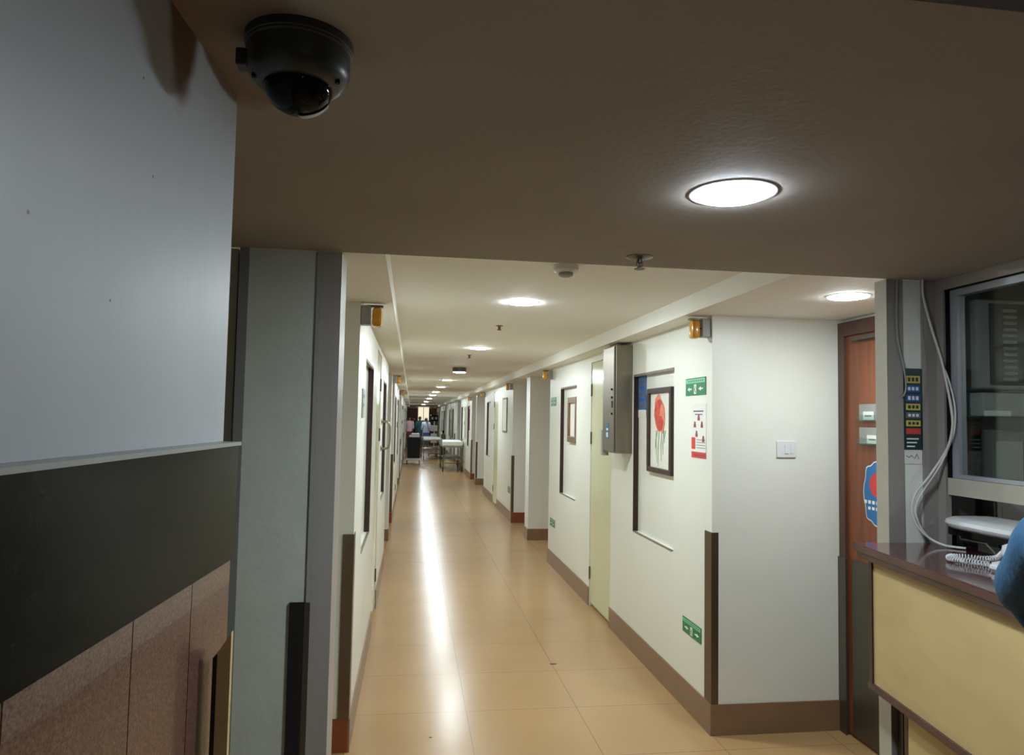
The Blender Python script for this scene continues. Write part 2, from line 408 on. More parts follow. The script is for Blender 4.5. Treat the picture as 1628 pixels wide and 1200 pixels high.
ordn = ['nearest', 'second', 'third', 'fourth', 'fifth', 'sixth', 'seventh', 'eighth', 'ninth', 'tenth', 'eleventh', 'twelfth', 'thirteenth', 'fourteenth']
LY = [4.12, 6.94, 9.75, 13.1, 16.1, 19.3, 22.3, 26.5, 32, 39]
for k, y in enumerate(LY):
    if k == 2:
        ceiling_light((.63, 9.75, ZC), .085, 'lamp', 'ceiling light with a dark grey drum housing, third along the corridor', deep=.06)
    else:
        ceiling_light((.63, y, ZC), .085, 'lamp', '%s round ceiling light counting along the corridor ceiling' % ordn[k])

# ------------------------------------------------------------------ ceiling devices
t = root('dome_camera', (-.178, 1.068, ZL), 'grey security dome camera with black dome on the dark lobby ceiling', 'security camera')
MB().lathe([(.074, 0), (.076, -.006), (.076, -.016), (.0735, -.018), (.0735, -.045), (.070, -.056), (.060, -.066), (.0505, -.069)], n=56).build('housing', 'dark_pl', t, True)
MB().lathe([(.0775, -.0), (.0775, -.012), (.0735, -.0145)], n=56, cap=False).build('base_ring', 'dark_pl', t, True)
dm = MB().lathe([(.050*math.cos(a), -.066-.042*math.sin(a)) for a in [PI/2*i/12 for i in range(13)]][:-1]+[(.001, -.108)], n=48).build('dome', 'black', t, True)
M['black'].node_tree.nodes['Principled BSDF'].inputs['Roughness'].default_value = .07; M['black'].node_tree.nodes['Principled BSDF'].inputs['Specular IOR Level'].default_value = .12
MB().lathe([(.0512*math.cos(a), -.067-.0432*math.sin(a)) for a in [PI/2*i/12 for i in range(4, 13)]], n=14, cap=False, a0=math.radians(5), a1=math.radians(75)).build('lens_shroud', 'grey_pl', t, True)
for a in (200, 340, 90):
    c = Vector((.062*math.cos(math.radians(a)), .062*math.sin(math.radians(a)), -.0645))
    MB().lathe([(.004, .003), (.004, -.002)], c, 12).build('screw', 'black', t, True)
MB().box(-.088, -.070, -.014, .012, -.046, -.020, bev=.003).build('clip', 'dark_pl', t)

t = root('smoke_detector', (.66, 3.08, ZC), 'round white smoke detector on the corridor ceiling before the nearest light', 'smoke detector')
MB().lathe([(.056, 0), (.056, -.022), (.050, -.028), (.036, -.032)], n=40).build('detector_base', 'white_pl', t, True)
MB().lathe([(.032, -.030), (.032, -.044), (.020, -.050), (.002, -.051)], n=32).build('sensor_cap', 'grey_pl', t, True)

def sprinkler(loc, label, r=.045, group='fire sprinklers'):
    t = root('fire_sprinkler', loc, label, 'sprinkler', group)
    MB().lathe([(r, 0), (r, -.002), (r*.6, -.008), (.012, -.010)], n=28).build('escutcheon', 'steel_dark', t, True)
    MB().lathe([(.009, -.008), (.009, -.020), (.004, -.024), (.004, -.034), (.002, -.036)], n=14).build('bulb', 'steel_dark', t, True)
    MB().tube([(.009, 0, -.016), (.011, 0, -.026), (.003, 0, -.040)], .0018).build('yoke_arm', 'steel_dark', t)
    MB().tube([(-.009, 0, -.016), (-.011, 0, -.026), (-.003, 0, -.040)], .0018).build('yoke_arm', 'steel_dark', t)
    MB().lathe([(.018, -.040), (.018, -.042)], n=20).build('deflector', 'steel_dark', t)
sprinkler((.745, 2.30, ZL), 'dark fire sprinkler hanging from the front edge of the dark lobby ceiling')
M['copper'] = mat('brown copper', (120, 72, 52), .4, .5)
def small_sprinkler(loc, label):
    t = root('fire_sprinkler', loc, label, 'sprinkler', 'fire sprinklers')
    MB().lathe([(.026, 0), (.024, -.004), (.011, -.006)], n=20).build('escutcheon', 'steel_dark', t, True)
    MB().lathe([(.010, -.005), (.010, -.028), (.016, -.030), (.016, -.034)], n=14).build('bulb', 'copper', t, True)
small_sprinkler((.622, 5.20, ZC), 'small copper fire sprinkler between the first and second corridor lights')
small_sprinkler((.605, 7.75, ZC), 'tiny dark fire sprinkler just past the second corridor light')

# ------------------------------------------------------------------ call lamps (amber lens and grey box)
def call_lamp(side, y, label, sc=1.0):
    s = 1 if side == 'right' else -1; X = XR if s > 0 else XL
    t = root('call_lamp', (X, y, 2.115), label, 'call lamp', 'amber call lamps high on the corridor walls')
    f = lambda p, q: (min(p, q), max(p, q))
    MB().box(*f(-s*.050, -s*.0015), .015, .075, 0, .100, bev=.003).build('mount_box', 'grey_pl', t)
    MB().box(*f(-s*.052, -s*.0485), .022, .068, .045, .05).build('vent', 'black', t)
    m = MB().box(*f(-s*.107, -s*.058), .018, .078, -.008, .092, bev=.014)
    m.build('lens', 'amber', t, True)
    MB().box(*f(-s*.112, -s*.03), .03, .07, .094, .104).build('bracket', 'steel_dark', t)
    return t
call_lamp('right', 3.70, 'amber call lamp with grey box above the green exit sign on the right')
call_lamp('left', 3.69, 'amber call lamp with grey box at the near top of the left corridor wall')
call_lamp('right', 8.15, 'amber call lamp at the far top corner of the first right wall block')
call_lamp('left', 10.05, 'amber call lamp on the left wall just past the first wall block')
call_lamp('right', 11.44, 'small amber call lamp at the near corner of the second right wall block')
call_lamp('right', 15.72, 'small amber call lamp at the far corner of the second right wall block')
call_lamp('left', 15.6, 'small amber call lamp at the far corner of the second left wall block')
call_lamp('right', 19.4, 'tiny amber call lamp at the near corner of the third right wall block')

# ------------------------------------------------------------------ steel electrical box
t = root('electrical_cabinet', (1.54, 5.27, 1.41), 'tall stainless steel electrical cabinet fixed high on the right wall beside the cream door', 'cabinet')
MB().box(-.058, .0715, -.155, .15, 0, .80, bev=.006).build('body', 'steel', t)
d = MB().box(-.072, -.060, -.150, .145, .01, .79, bev=.003).build('door', 'steel', t)
for z in (.29, .41, .47): MB().lathe([(.009, -.0725), (.008, -.080)], (0, -.115, z), 14, 'X').build('lock', 'black', d, True)
MB().box(-.080, -.0725, -.125, -.105, .335, .385, bev=.002).build('door_handle', 'steel_dark', d)
lb = MB().box(-.0735, -.0722, -.03, .045, .10, .22).build('sticker', 'sky_blue', d)
MB().box(-.0742, -.0736, -.018, .032, .115, .150).build('sticker_panel', 'white', lb); MB().box(-.0742, -.0736, -.018, .032, .165, .182).build('sticker_panel', 'white', lb)
MB().tube(smooth_path([(-.03, -.14, .80), (-.02, -.05, .812), (-.04, .05, .806), (-.02, .13, .80)]), .006).build('conduit', 'steel', t, True)
MB().box(-.070, -.020, .152, .20, -.03, .17, bev=.004).build('side_box', 'grey_pl', t)

# ------------------------------------------------------------------ flower painting in the niche
def picture(loc, w, h, label, flower, fm, s=1, bd=.045, name='framed_picture', d=.032):
    t = root(name, loc, label, 'picture')   # hangs on a plane of constant X; local y along wall, z up
    f = lambda p, q: (min(p, q), max(p, q))
    m = MB(); X0, X1 = f(-s*d, 0)
    m.box(X0, X1, -w/2, w/2, -h/2, -h/2+bd, bev=.003).box(X0, X1, -w/2, w/2, h/2-bd, h/2, bev=.003)
    m.box(X0, X1, -w/2, -w/2+bd, -h/2+bd, h/2-bd).box(X0, X1, w/2-bd, w/2, -h/2+bd, h/2-bd)
    m.build('frame', fm, t)
    p = MB().box(*f(-s*.012, -s*.004), -w/2+bd, w/2-bd, -h/2+bd, h/2-bd).build('picture_sheet', 'mat_board', t)
    if flower:
        x = -s*.0125
        def blob(cy, cz, ry, rz, m, n=18, seed=0, dx=0):
            pts = []
            for i in range(n):
                a = 2*PI*i/n; k = 1+.18*noise.noise(Vector((math.cos(a)*1.7+seed, math.sin(a)*1.7, seed)))
                pts.append((cy+ry*k*math.cos(a), cz+rz*k*math.sin(a)))
            MB().prism(pts, x-s*dx-s*.0006, x-s*dx, 'X').build('petal', m, p)
        blob(.045, .13, .075, .115, 'petal2', seed=3); blob(.02, .10, .10, .10, 'petal', seed=5, dx=.0007); blob(-.03, .08, .055, .10, 'petal2', seed=9, dx=.0014)
        blob(.045, .15, .045, .055, 'petal', seed=12, dx=.0021); blob(.0, .05, .06, .05, 'petal', seed=15, dx=.0021)
        for k, (a, b, z0) in enumerate([(.08, .06, -.22), (.02, .04, -.24), (-.03, -.02, -.20), (-.07, -.05, -.16), (.05, .10, -.12), (-.1, -.08, -.08)]):
            MB().tube([(x, a, .0), (x, (a+b)/2+.01, (z0)/2), (x, b, z0)], [.003, .004, .0015], 6).build('flower_stem', 'stem', p)
    return t
picture((XR+.0335, 4.572, 1.59), .465, .565, 'dark framed painting of a large red flower hung in the near niche on the right', True, 'dark_wood', bd=.034, d=.03)
picture((XR+.0335, 7.16, 1.65), .40, .46, 'small bronze framed picture hung in the second niche on the right wall', False, 'gold', bd=.06)
picture((XR-.001, 12.35, 1.71), .56, .60, 'pale thin framed board on the second right wall block, beyond the slim pier', False, 'reveal_line', bd=.03, d=.015)
picture((XR+.0335, 20.2, 1.60), .40, .60, 'small dark red framed picture in the niche of the third right wall block', True, 'maroon_cl', bd=.05, d=.03)

t = root('poster', (XR+.033, 4.985, 1.83), 'narrow blue poster standing behind the flower painting in the right niche', 'poster')
MB().box(-.003, 0, -.09, .085, -.10, .145).build('poster_sheet', 'poster_blue', t)
MB().box(-.004, -.0031, -.09, .085, -.155, -.10).build('poster_footer', 'paper', t)
for k in range(5): MB().box(-.0042, -.0032, -.055+.01*(k % 2), .055, -.08+.042*k, -.06+.042*k).build('poster_line', 'blue' if k % 2 else 'ink', t)

# ------------------------------------------------------------------ signs on the right wall
def exit_sign(loc, w, h, label, right_arrows, hatch=True):
    t = root('exit_sign', loc, label, 'sign')      # on the right wall; local -y is towards the camera
    MB().box(-.004, -.0005, -w/2, w/2, -h/2, h/2).build('sign_board', 'green', t)
    MB().box(-.0050, -.0042, -w/2+.006, w/2-.006, h*.20, h/2-.006).build('header_band', 'green_pale', t)
    m = MB()
    for k in range(8):
        a = -w*.40+k*w*.1; m.box(-.0056, -.0051, a, a+w*.06, h*.29, h*.36)
    m.build('lettering', 'green', t)
    # white running-man door pictogram between two arrows
    MB().box(-.0052, -.0042, -w*.055, w*.055, -h*.42, h*.12).build('pictogram', 'white', t)
    MB().lathe([(h*.045, -.0058), (h*.045, -.0053)], (0, 0, h*.03), 12, 'X').build('pictogram_head', 'green', t)
    MB().tube([(-.0056, -.004, -h*.02), (-.0056, .004, -h*.18), (-.0056, -w*.03, -h*.36)], .0025, 6).build('pictogram_body', 'green', t)
    d = -1 if right_arrows else 1
    for c in (-w*.28, w*.28):
        m = MB()
        m.prism([(c+d*w*.12, -h*.14), (c-d*w*.0, -h*.02), (c-d*w*.0, -h*.10), (c-d*w*.10, -h*.10), (c-d*w*.10, -h*.18), (c, -h*.18), (c, -h*.26)], -.0052, -.0042, 'X')
        m.build('arrow', 'white', t)
    return t
exit_sign((XR, 3.925, 1.853), .29, .10, 'green exit sign with white arrows high on the right wall near the corner', False)
exit_sign((XR, 3.968, .473), .27, .085, 'green exit sign with white arrows low on the right wall above the skirting', True)
exit_sign((XR, 8.08, 1.853), .29, .10, 'small green exit sign high near the far end of the first right wall block', False)
exit_sign((XR, 8.05, .485), .27, .085, 'small green exit sign low near the far end of the first right wall block', True)
exit_sign((XR, 11.70, .49), .27, .10, 'tiny green exit sign low on the second right wall block by its corner guard', True)
t = root('room_sign', (XL, 4.08, 1.73), 'pale grey room sign on the left wall just before the dark niche', 'sign')
MB().box(.0005, .006, -.10, .06, -.09, .07).build('sign_board', 'grey_pl', t)
MB().box(.0062, .0068, -.07, .03, .02, .04).build('lettering', 'ink', t); MB().box(.0062, .0068, -.07, .02, -.03, -.01).build('lettering', 'ink', t)

t = root('safety_notice', (XR, 3.878, 1.60), 'white notice with small red figures and a red footer on the right wall', 'notice')
w, h = .205, .305
MB().box(-.002, -.0005, -w/2, w/2, -h/2, h/2).build('notice_sheet', 'paper', t)
MB().box(-.003, -.0021, -w/2, w/2, -h/2, -h/2+.034).build('red_footer', 'red', t)
MB().box(-.003, -.0021, w/2-.055, w/2, -h/2+.048, -h/2+.115).build('red_block', 'red', t)
m = MB()
for k in range(4): m.box(-.003, -.0021, -w/2+.01, .03, -h/2+.055+.015*k, -h/2+.060+.015*k)
m.build('small_print', 'grey_pl', t)
m = MB().box(-.003, -.0021, -.065, .075, h/2-.045, h/2-.037).box(-.003, -.0021, -.05, .055, h/2-.062, h/2-.056); m.build('heading', 'ink', t)
m = MB()
for k in range(7): m.box(-.0038, -.0031, -.09+.024*k, -.074+.024*k, -h/2+.010, -h/2+.024)
m.build('footer_lettering', 'pink', t)
for (a, b) in [(0.0, .075), (.055, .035), (-.045, .035), (.03, -.018), (-.065, -.045)]:
    MB().lathe([(.012, -.0032), (.012, -.0021)], (0, a, b+.008), 12, 'X').build('figure_head', 'pink', t)
    MB().box(-.0034, -.0022, a-.016, a+.016, b-.016, b+.002).build('figure_body', 'pink', t)

t = root('light_switch', (2.036, Y0, 1.51), 'white light switch plate on the white wall block facing the lobby', 'light switch')
MB().box(-.056, .056, -.010, -.0005, -.045, .045, bev=.003).build('switch_plate', 'white_pl', t)
MB().box(-.012, .012, -.0145, -.0102, -.024, .024, bev=.0015).build('rocker', 'white_pl', t)
MB().box(.022, .042, -.0125, -.0102, -.024, .024, bev=.0012).build('rocker', 'white_pl', t)

# ------------------------------------------------------------------ left wall grab handle
t = root('pull_handle', (XL, 6.62, 1.48), 'grey D shaped metal pull handle standing out from the left corridor wall', 'handle')
pts = [(.0, 0, .12), (.05, 0, .12), (.075, 0, .09), (.08, 0, 0), (.075, 0, -.09), (.05, 0, -.12), (0, 0, -.12)]
MB().tube(smooth_path(pts), .011, 10).build('grip', 'steel', t, True)
for z in (-.12, .12): MB().lathe([(.028, .0005), (.028, .006)], (0, 0, z), 16, 'X').build('rose', 'steel', t, True)

# ------------------------------------------------------------------ bay door beside the lobby
f2 = BR
struct(MB().box(2.38, 2.52, 2.6, 2.66, 0, ZS).build('wall_right', 'wall_end'))
d = struct(MB().box(2.345, 2.379, 2.66, 3.695, 2.135, 2.212).box(2.345, 2.379, 3.64, 3.695, 0, 2.135).box(2.345, 2.379, 2.66, 2.72, 0, 2.135).build('door_60', 'frame_wood'))
MB().box(2.362, 2.379, 2.72, 3.64, .01, 2.135).build('door_panel', 'door_wood', d)
MB().box(2.356, 2.3615, 2.725, 3.60, .02, .93).build('kick_plate', 'steel_dark', d)
MB().box(2.338, 2.3445, 3.63, 3.697, .0, .93).box(2.338, 2.379, 3.6955, 3.6985, 0, .93).build('frame_cladding', 'steel_dark', d)
MB().box(2.33, 2.3615, 3.35, 3.55, 2.10, 2.12).build('door_closer', 'steel_dark', d)
def tray(z, label, card):
    t = root('name_plate_holder', (2.36, 3.444, z), label, 'holder')
    MB().box(-.004, .0015, -.14, .08, -.045, .045).build('back_plate', 'grey_pl', t)
    MB().box(-.022, -.0045, -.14, .08, -.045, -.039).build('ledge', 'glass', t)
    MB().box(-.0235, -.022, -.14, .08, -.045, -.012).build('front_lip', 'glass', t)
    c = MB().box(-.012, -.009, -.05+card, .035+card, -.038, .006).build('name_card', 'white', t)
    MB().box(-.0128, -.0121, -.035+card, .02+card, -.020, -.014).build('lettering', 'ink', c)
    return t
tray(1.715, 'upper clear name plate holder with a white card on the wooden door', .0)
tray(1.593, 'lower clear name plate holder with a white card on the wooden door', -.03)
t = root('door_sticker', (2.3615, 3.385, 1.30), 'blue scalloped sticker with a red circle on the wooden door', 'sticker')
pts = []
for i in range(40):
    a = 2*PI*i/40; k = 1+.05*math.cos(8*a)
    pts.append((.105*k*math.copysign(abs(math.cos(a))**.75, math.cos(a)), .155*k*math.copysign(abs(math.sin(a))**.75, math.sin(a))))
MB().prism([(a*1.05, b*1.04) for a, b in pts], -.0012, -.0004, 'X').build('white_border', 'white', t)
MB().prism(pts, -.002, -.0013, 'X').build('blue_face', 'sky_blue', t)
MB().lathe([(.062, -.0028), (.062, -.0021)], (0, 0, .045), 32, 'X').build('red_circle', 'red', t)
m = MB()
for k in range(6): m.box(-.0028, -.0021, .085-.032*k, .105-.032*k, -.055, -.038)
for k in range(4): m.box(-.0028, -.0021, .055-.032*k, .075-.032*k, -.085, -.070)
m.build('lettering', 'white', t)

# ------------------------------------------------------------------ right pillar and window wall
struct(MB().box(1.7505, 1.7525, 2.447, 2.515, 0, ZL-.001).build('trim_40', 'sill'))
struct(MB().box(1.7530, 1.816, YP-.004, 2.51, 0, ZL-.001).build('trim_41', 'grey_post'))
struct(MB().box(1.8165, 1.892, YP, 2.51, 0, ZL-.001).build('wall_front', 'wall_end'))
struct(MB().box(1.8925, 1.95, YP-.006, 2.55, 0, ZL-.001).build('wall_front', 'grey_post'))
# wall of the window booth: parts above the window, frame, sill, open slot, wall below the counter
struct(MB().box(1.95, 2.05, -3.0, 2.4435, 2.158, ZL-.001).box(1.95, 1.972, 2.405, 2.444, 0, 2.158).box(1.95, 2.05, -3.0, 2.405, 0, 1.19).box(1.95, 2.05, -3.0, -.2, 1.225, 2.158).build('wall_window_side', 'grey_post'))
w = struct(MB().box(1.955, 2.03, -.2, 2.400, 1.402, 1.463).build('window_1', 'sill'))
m = MB(); m.box(1.962, 1.995, -.2, 2.400, 2.128, 2.152); m.box(1.962, 1.995, 2.352, 2.396, 1.464, 2.128); m.box(1.962, 1.995, -.2, 2.352, 1.464, 1.478); m.box(1.962, 1.995, 1.10, 1.14, 1.478, 2.128)
m.build('window_frame', 'alu', w)
MB().box(1.958, 1.962, 2.385, 2.404, 1.464, 2.155).box(1.956, 1.960, -.2, 2.404, 2.1525, 2.158).build('seal', 'black', w)
MB().box(1.975, 1.980, -.2, 2.352, 1.478, 2.128).build('window_pane', 'glass', w)
# room behind the window
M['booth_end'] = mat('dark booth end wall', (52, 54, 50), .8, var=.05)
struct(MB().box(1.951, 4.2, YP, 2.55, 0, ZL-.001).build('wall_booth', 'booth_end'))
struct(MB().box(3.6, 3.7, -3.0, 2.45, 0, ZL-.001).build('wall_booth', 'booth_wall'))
struct(MB().box(2.62, 3.7, -3, 2.45, -.1, 0).build('floor', 'booth_wall'))
t = root('louvred_cabinet', (2.175, 2.449, 1.79), 'pale grey louvred wall unit seen dimly through the window glass', 'wall unit')
MB().box(-.135, .16, -.10, -.001, 0, .33, bev=.008).build('body', 'grey_pl', t)
MB().box(-.085, .10, -.104, -.1005, .015, .315).build('louvre_panel', 'dark_pl', t)
m = MB()
for k in range(12): m.box(-.035, .02, -.110, -.1045, .03+.023*k, .041+.023*k)
m.build('slat', 'grey_pl', t)
t = root('wall_shelf_unit', (2.175, 2.449, 1.69), 'pale horizontal unit under the louvred wall unit behind the window glass', 'shelf')
MB().box(-.15, .22, -.14, -.001, 0, .085, bev=.006).build('body', 'grey_pl', t)
MB().box(-.15, -.06, -.165, -.141, .0, .02, bev=.003).build('tray', 'white_pl', t)
t = root('tall_locker', (2.22, 2.449, 0), 'dim tall grey locker at the back of the room behind the window glass', 'locker')
MB().box(-.09, .22, -.06, -.001, .02, 1.64, bev=.006).build('body', 'booth_wall', t)
MB().box(-.08, .03, -.066, -.0605, .06, 1.60).build('locker_door', 'grey_pl', t); MB().box(.045, .16, -.066, -.0605, .06, 1.60).build('locker_door', 'dark_pl', t)

# directory sign on the right pillar
t = root('directory_sign', (1.853, YP, 1.715), 'narrow dark green directory sign with coloured rows on the right pillar', 'sign')
MB().box(-.038, .036, -.006, -.0005, -.152, .150).build('sign_board', 'navy', t)
rows = [('yellow', .095, .122), ('blue', .062, .086), ('blue', .026, .052), ('yellow', -.006, .018), ('ink', -.036, -.014), ('yellow', -.066, -.044), ('red', -.095, -.074)]
for k, (c, a, b) in enumerate(rows):
    rr = MB().box(-.030, .028, -.0075, -.0061, a, b).build('colour_row', c, t)
    if c != 'red':
        m = MB()
        for q in range(3): m.box(-.022+.016*q, -.012+.016*q, -.0084, -.0076, a+.006, b-.006)
        m.build('pictogram', 'navy' if c == 'yellow' else 'white', rr)
m = MB()
for k in range(3): m.box(-.028, .020-.008*k, -.0072, -.0061, -.115-.014*k, -.110-.014*k)
m.build('lettering', 'white', t)
t = root('paper_label', (1.853, YP, 1.535), 'white label with small handwriting below the directory sign on the right pillar', 'label')
MB().box(-.036, .036, -.003, -.0005, -.026, .026).build('label_sheet', 'paper', t)
MB().tube([(-.028, -.0036, .004), (-.018, -.0036, -.002), (-.008, -.0036, .006), (.004, -.0036, -.006), (.014, -.0036, .012), (.022, -.0036, -.008)], .0012, 5).build('handwriting', 'ink', t)

# cables
c = MB().tube(smooth_path([(1.884, 2.425, 2.199), (1.885, 2.425, 2.137), (1.912, 2.42, 2.02), (1.935, 2.40, 1.90), (1.941, 2.385, 1.82), (1.938, 2.362, 1.74), (1.938, 2.352, 1.66), (1.936, 2.368, 1.589), (1.925, 2.392, 1.535), (1.874, 2.40, 1.461), (1.832, 2.41, 1.404), (1.817, 2.41, 1.342), (1.833, 2.40, 1.284), (1.868, 2.385, 1.245), (1.893, 2.35, 1.228), (1.915, 2.315, 1.226), (1.935, 2.295, 1.226)]), .0042, 8).build('cable', 'cable', None, True)
tag(c, 'long white cable looping from the ceiling past the window frame down to the counter', 'cable')
c = MB().tube(smooth_path([(1.946, 2.395, 1.86), (1.948, 2.372, 1.80), (1.947, 2.35, 1.72), (1.945, 2.352, 1.64), (1.942, 2.375, 1.58), (1.915, 2.395, 1.50), (1.862, 2.412, 1.41), (1.836, 2.416, 1.345), (1.848, 2.408, 1.285), (1.872, 2.395, 1.246)]), .003, 8).build('cable', 'cable', None, True)
tag(c, 'thinner pale cable running inside the white cable loop beside the window frame', 'cable')
c = MB().tube(smooth_path([(1.79, 2.438, 2.199), (1.786, 2.438, 2.063), (1.79, 2.438, 1.969), (1.812, 2.440, 1.876), (1.821, 2.440, 1.80), (1.812, 2.438, 1.765), (1.80, 2.436, 1.758)]), .003, 8).build('cable', 'grey_pl', None, True)
tag(c, 'thin grey wire hanging down the dark steel strip to the directory sign', 'cable')

# ------------------------------------------------------------------ counter
def cx(y, off=0): return 1.623-.137*(2.475-y)+off
CYE = .2
t = root('reception_counter', (1.7, 1.5, 0), 'reception counter with polished maroon top and pale yellow wood front', 'counter')
L = Vector((-1.7, -1.5, 0))
def cb(pts, z0, z1, name, m, bev=0):
    mm = MB().prism([(a-1.7, b-1.5) for a, b in pts], z0, z1)
    if bev: bmesh.ops.bevel(mm.bm, geom=[e for e in mm.bm.edges], offset=bev, segments=2, affect='EDGES')
    return mm.build(name, m, t)
cb([(cx(2.43), 2.475-.005), (1.7, 2.475-.005), (1.7, 2.443), (1.948, 2.443), (1.948, 2.375), (2.12, 2.375), (2.12, CYE), (cx(CYE), CYE)], 1.192, 1.22, 'countertop', 'counter', .004)
cb([(cx(2.43, .012), 2.46), (1.70, 2.46), (1.70, 2.44), (cx(CYE, .05), CYE), (cx(CYE, .012), CYE)], 1.168, 1.1915, 'edge_moulding', 'counter', .004)
cb([(cx(2.40, .040), 2.400), (cx(2.40, .062), 2.400), (cx(CYE, .062), CYE), (cx(CYE, .040), CYE)], .735, 1.1675, 'front_panel', 'yellow_wood')
cb([(cx(2.42, .034), 2.422), (cx(2.42, .064), 2.422), (cx(2.40, .064), 2.4005), (cx(2.40, .034), 2.4005)], .725, 1.1675, 'corner_moulding', 'dark_wood')
cb([(cx(2.42, .028), 2.424), (cx(2.42, .070), 2.424), (cx(CYE, .070), CYE), (cx(CYE, .028), CYE)], .712, .7345, 'bottom_moulding', 'frame_wood', .003)
cb([(cx(2.26, .085), 2.26), (cx(2.26, .105), 2.26), (cx(CYE, .105), CYE), (cx(CYE, .085), CYE)], 0, .7115, 'lower_panel', 'yellow_wood')
cb([(cx(2.28, .084), 2.282), (cx(2.28, .108), 2.282), (cx(2.26, .108), 2.2602), (cx(2.26, .084), 2.2602)], 0, .7115, 'lower_edging', 'dark_wood')
cb([(cx(2.40, .0655), 2.398), (1.945, 2.398), (1.945, 2.378), (cx(2.40, .0655), 2.378)], .736, 1.1675, 'side_panel', 'dark_wood')
cb([(1.77, 2.44), (1.945, 2.44), (1.945, 2.41), (1.77, 2.41)], 0, .711, 'back_panel', 'dark_wood')

# device with a white lid
t = root('desk_device', (1.985, 2.185, 1.2205), 'black desk machine with a wide white rounded lid in the slot under the window', 'office machine')
MB().prism([(-.045, .16), (.12, .16), (.12, -.19), (-.045, -.19)], 0, .045).build('body', 'black', t)
MB().prism([(-.065, .175), (.13, .175), (.13, -.205), (-.065, -.205)], .0455, .072).build('upper_body', 'black', t)
mm = MB()
def sup(hx, hy, z, n=40, e=4.2):
    return [mm.bm.verts.new((hx*math.copysign(abs(math.cos(2*PI*i/n))**(2/e), math.cos(2*PI*i/n))+.01, hy*math.copysign(abs(math.sin(2*PI*i/n))**(2/e), math.sin(2*PI*i/n))-.01, z)) for i in range(n)]
rg = [sup(.10, .185, .0725), sup(.112, .198, .080), sup(.116, .203, .090), sup(.112, .198, .102), sup(.098, .182, .110), sup(.06, .13, .113)]
mm.bm.faces.new(rg[0][::-1]); mm.bm.faces.new(rg[-1])
for q in range(5):
    for i in range(40): mm.bm.faces.new((rg[q][i], rg[q][(i+1) % 40], rg[q+1][(i+1) % 40], rg[q+1][i]))
mm.build('lid', 'white_pl', t, True)
MB().tube([(-.064, .12, .045), (-.070, .11, .038), (-.068, .0, .040), (-.060, -.03, .012)], .0035, 6).build('wire_bracket', 'steel_dark', t)
MB().tube([(.09, .10, .105), (.09, .10, .150)], .004).build('antenna', 'grey_pl', t); MB().tube([(.09, .06, .105), (.09, .06, .145)], .004).build('antenna', 'grey_pl', t)
MB().box(-.0465, -.0453, -.16, .06, .006, .03).build('tray_slot', 'dark_pl', t)
# telephone
t = root('telephone', (1.805, 1.875, 1.2205), 'white desk telephone with a coiled cord on the maroon countertop', 'telephone')
mm = MB().prism([(-.075, 0), (.075, 0), (.075, .045), (-.075, .024)], -.095, .095, 'Y'); bmesh.ops.bevel(mm.bm, geom=list(mm.bm.edges), offset=.008, segments=3, affect='EDGES')
mm.build('phone_base', 'white_pl', t, True)
h = MB()
h.tube(smooth_path([(.0, .075, .062), (-.002, .05, .078), (-.002, 0, .084), (-.002, -.05, .078), (0, -.075, .062)]), .015, 12)
h.lathe([(.024, .040), (.029, .052), (.026, .072), (.010, .080)], (0, .082, 0), 20); h.lathe([(.024, .040), (.029, .052), (.026, .072), (.010, .080)], (0, -.082, 0), 20)
h.build('handset', 'white_pl', t, True)
pts = []
path = smooth_path([(.0, .105, .055), (.01, .13, .042), (.02, .165, .022), (.005, .205, .012), (-.03, .235, .012), (-.07, .245, .012), (-.095, .222, .012), (-.088, .185, .012), (-.068, .15, .012), (-.052, .11, .013)], 24)
for i, p in enumerate(path):
    tt = (path[min(i+1, len(path)-1)]-path[max(i-1, 0)]).normalized(); u = Vector((0, 0, 1)); w_ = tt.cross(u).normalized(); u = w_.cross(tt)
    for q in range(2):
        a = (i*2+q)*2*PI/9
        pts.append(p+w_*math.cos(a)*.0082+u*math.sin(a)*.0082)
MB().tube(pts, .0019, 5).build('coiled_cord', 'white_pl', t, True)
m = MB()
for i in range(4):
    for j in range(3): m.box(-.062+.014*i, -.052+.014*i, -.02+.018*j, -.006+.018*j, .030+.0025*i, .036+.0025*i)
m.build('keypad', 'grey_pl', t)

# ------------------------------------------------------------------ left of the lobby: painted wall over granite
def lw(y, off=0): return -.314+.065*(y-1.27)+off
def slab(y0, y1, o0, o1, z0, z1): return MB().prism([(lw(y0, o0), y0), (lw(y0, o1), y0), (lw(y1, o1), y1), (lw(y1, o0), y1)], z0, z1)
struct(slab(-3, 1.272, -.20, 0, 1.603, ZL-.0005).build('wall_left', 'lobby_wall'))
g = struct(slab(-3, 1.262, -.20, .028, 1.41, 1.5965).build('wall_left', 'granite_black'))
struct(slab(-3, 1.268, -.20, .031, 1.597, 1.6028).build('trim_50', 'grey_pl'))
js = [-3, -1.1, -.5, -.1, .33, .66, .900, 1.085, 1.255]
for k, (a, b) in enumerate(zip(js, js[1:])):
    struct(slab(a+.0013, b-.0013, -.02, .024, 0, 1.372).build('wall_left', 'granite_pink'))
    struct(slab(a+.0013, b-.0013, -.02, .0245, 1.3722, 1.4098).build('trim_51', 'granite_pale'))
struct(slab(-3, 1.255, -.20, -.021, 0, 1.4098).build('wall_left', 'gap'))
c = root('corner_strip', (-.272, 1.150, 0), 'beige wooden strip with a black rubber edge standing against the pink granite', 'strip')
MB().prism([(-.006, 1.292), (.013, 1.322), (.013, 0), (-.006, 0)], -.006, .006, 'Y').build('board', 'yellow_wood', c)
MB().prism([(-.013, 1.284), (-.0065, 1.290), (-.0065, 0), (-.013, 0)], -.004, .03, 'Y').build('rubber_edge', 'black_rubber', c)
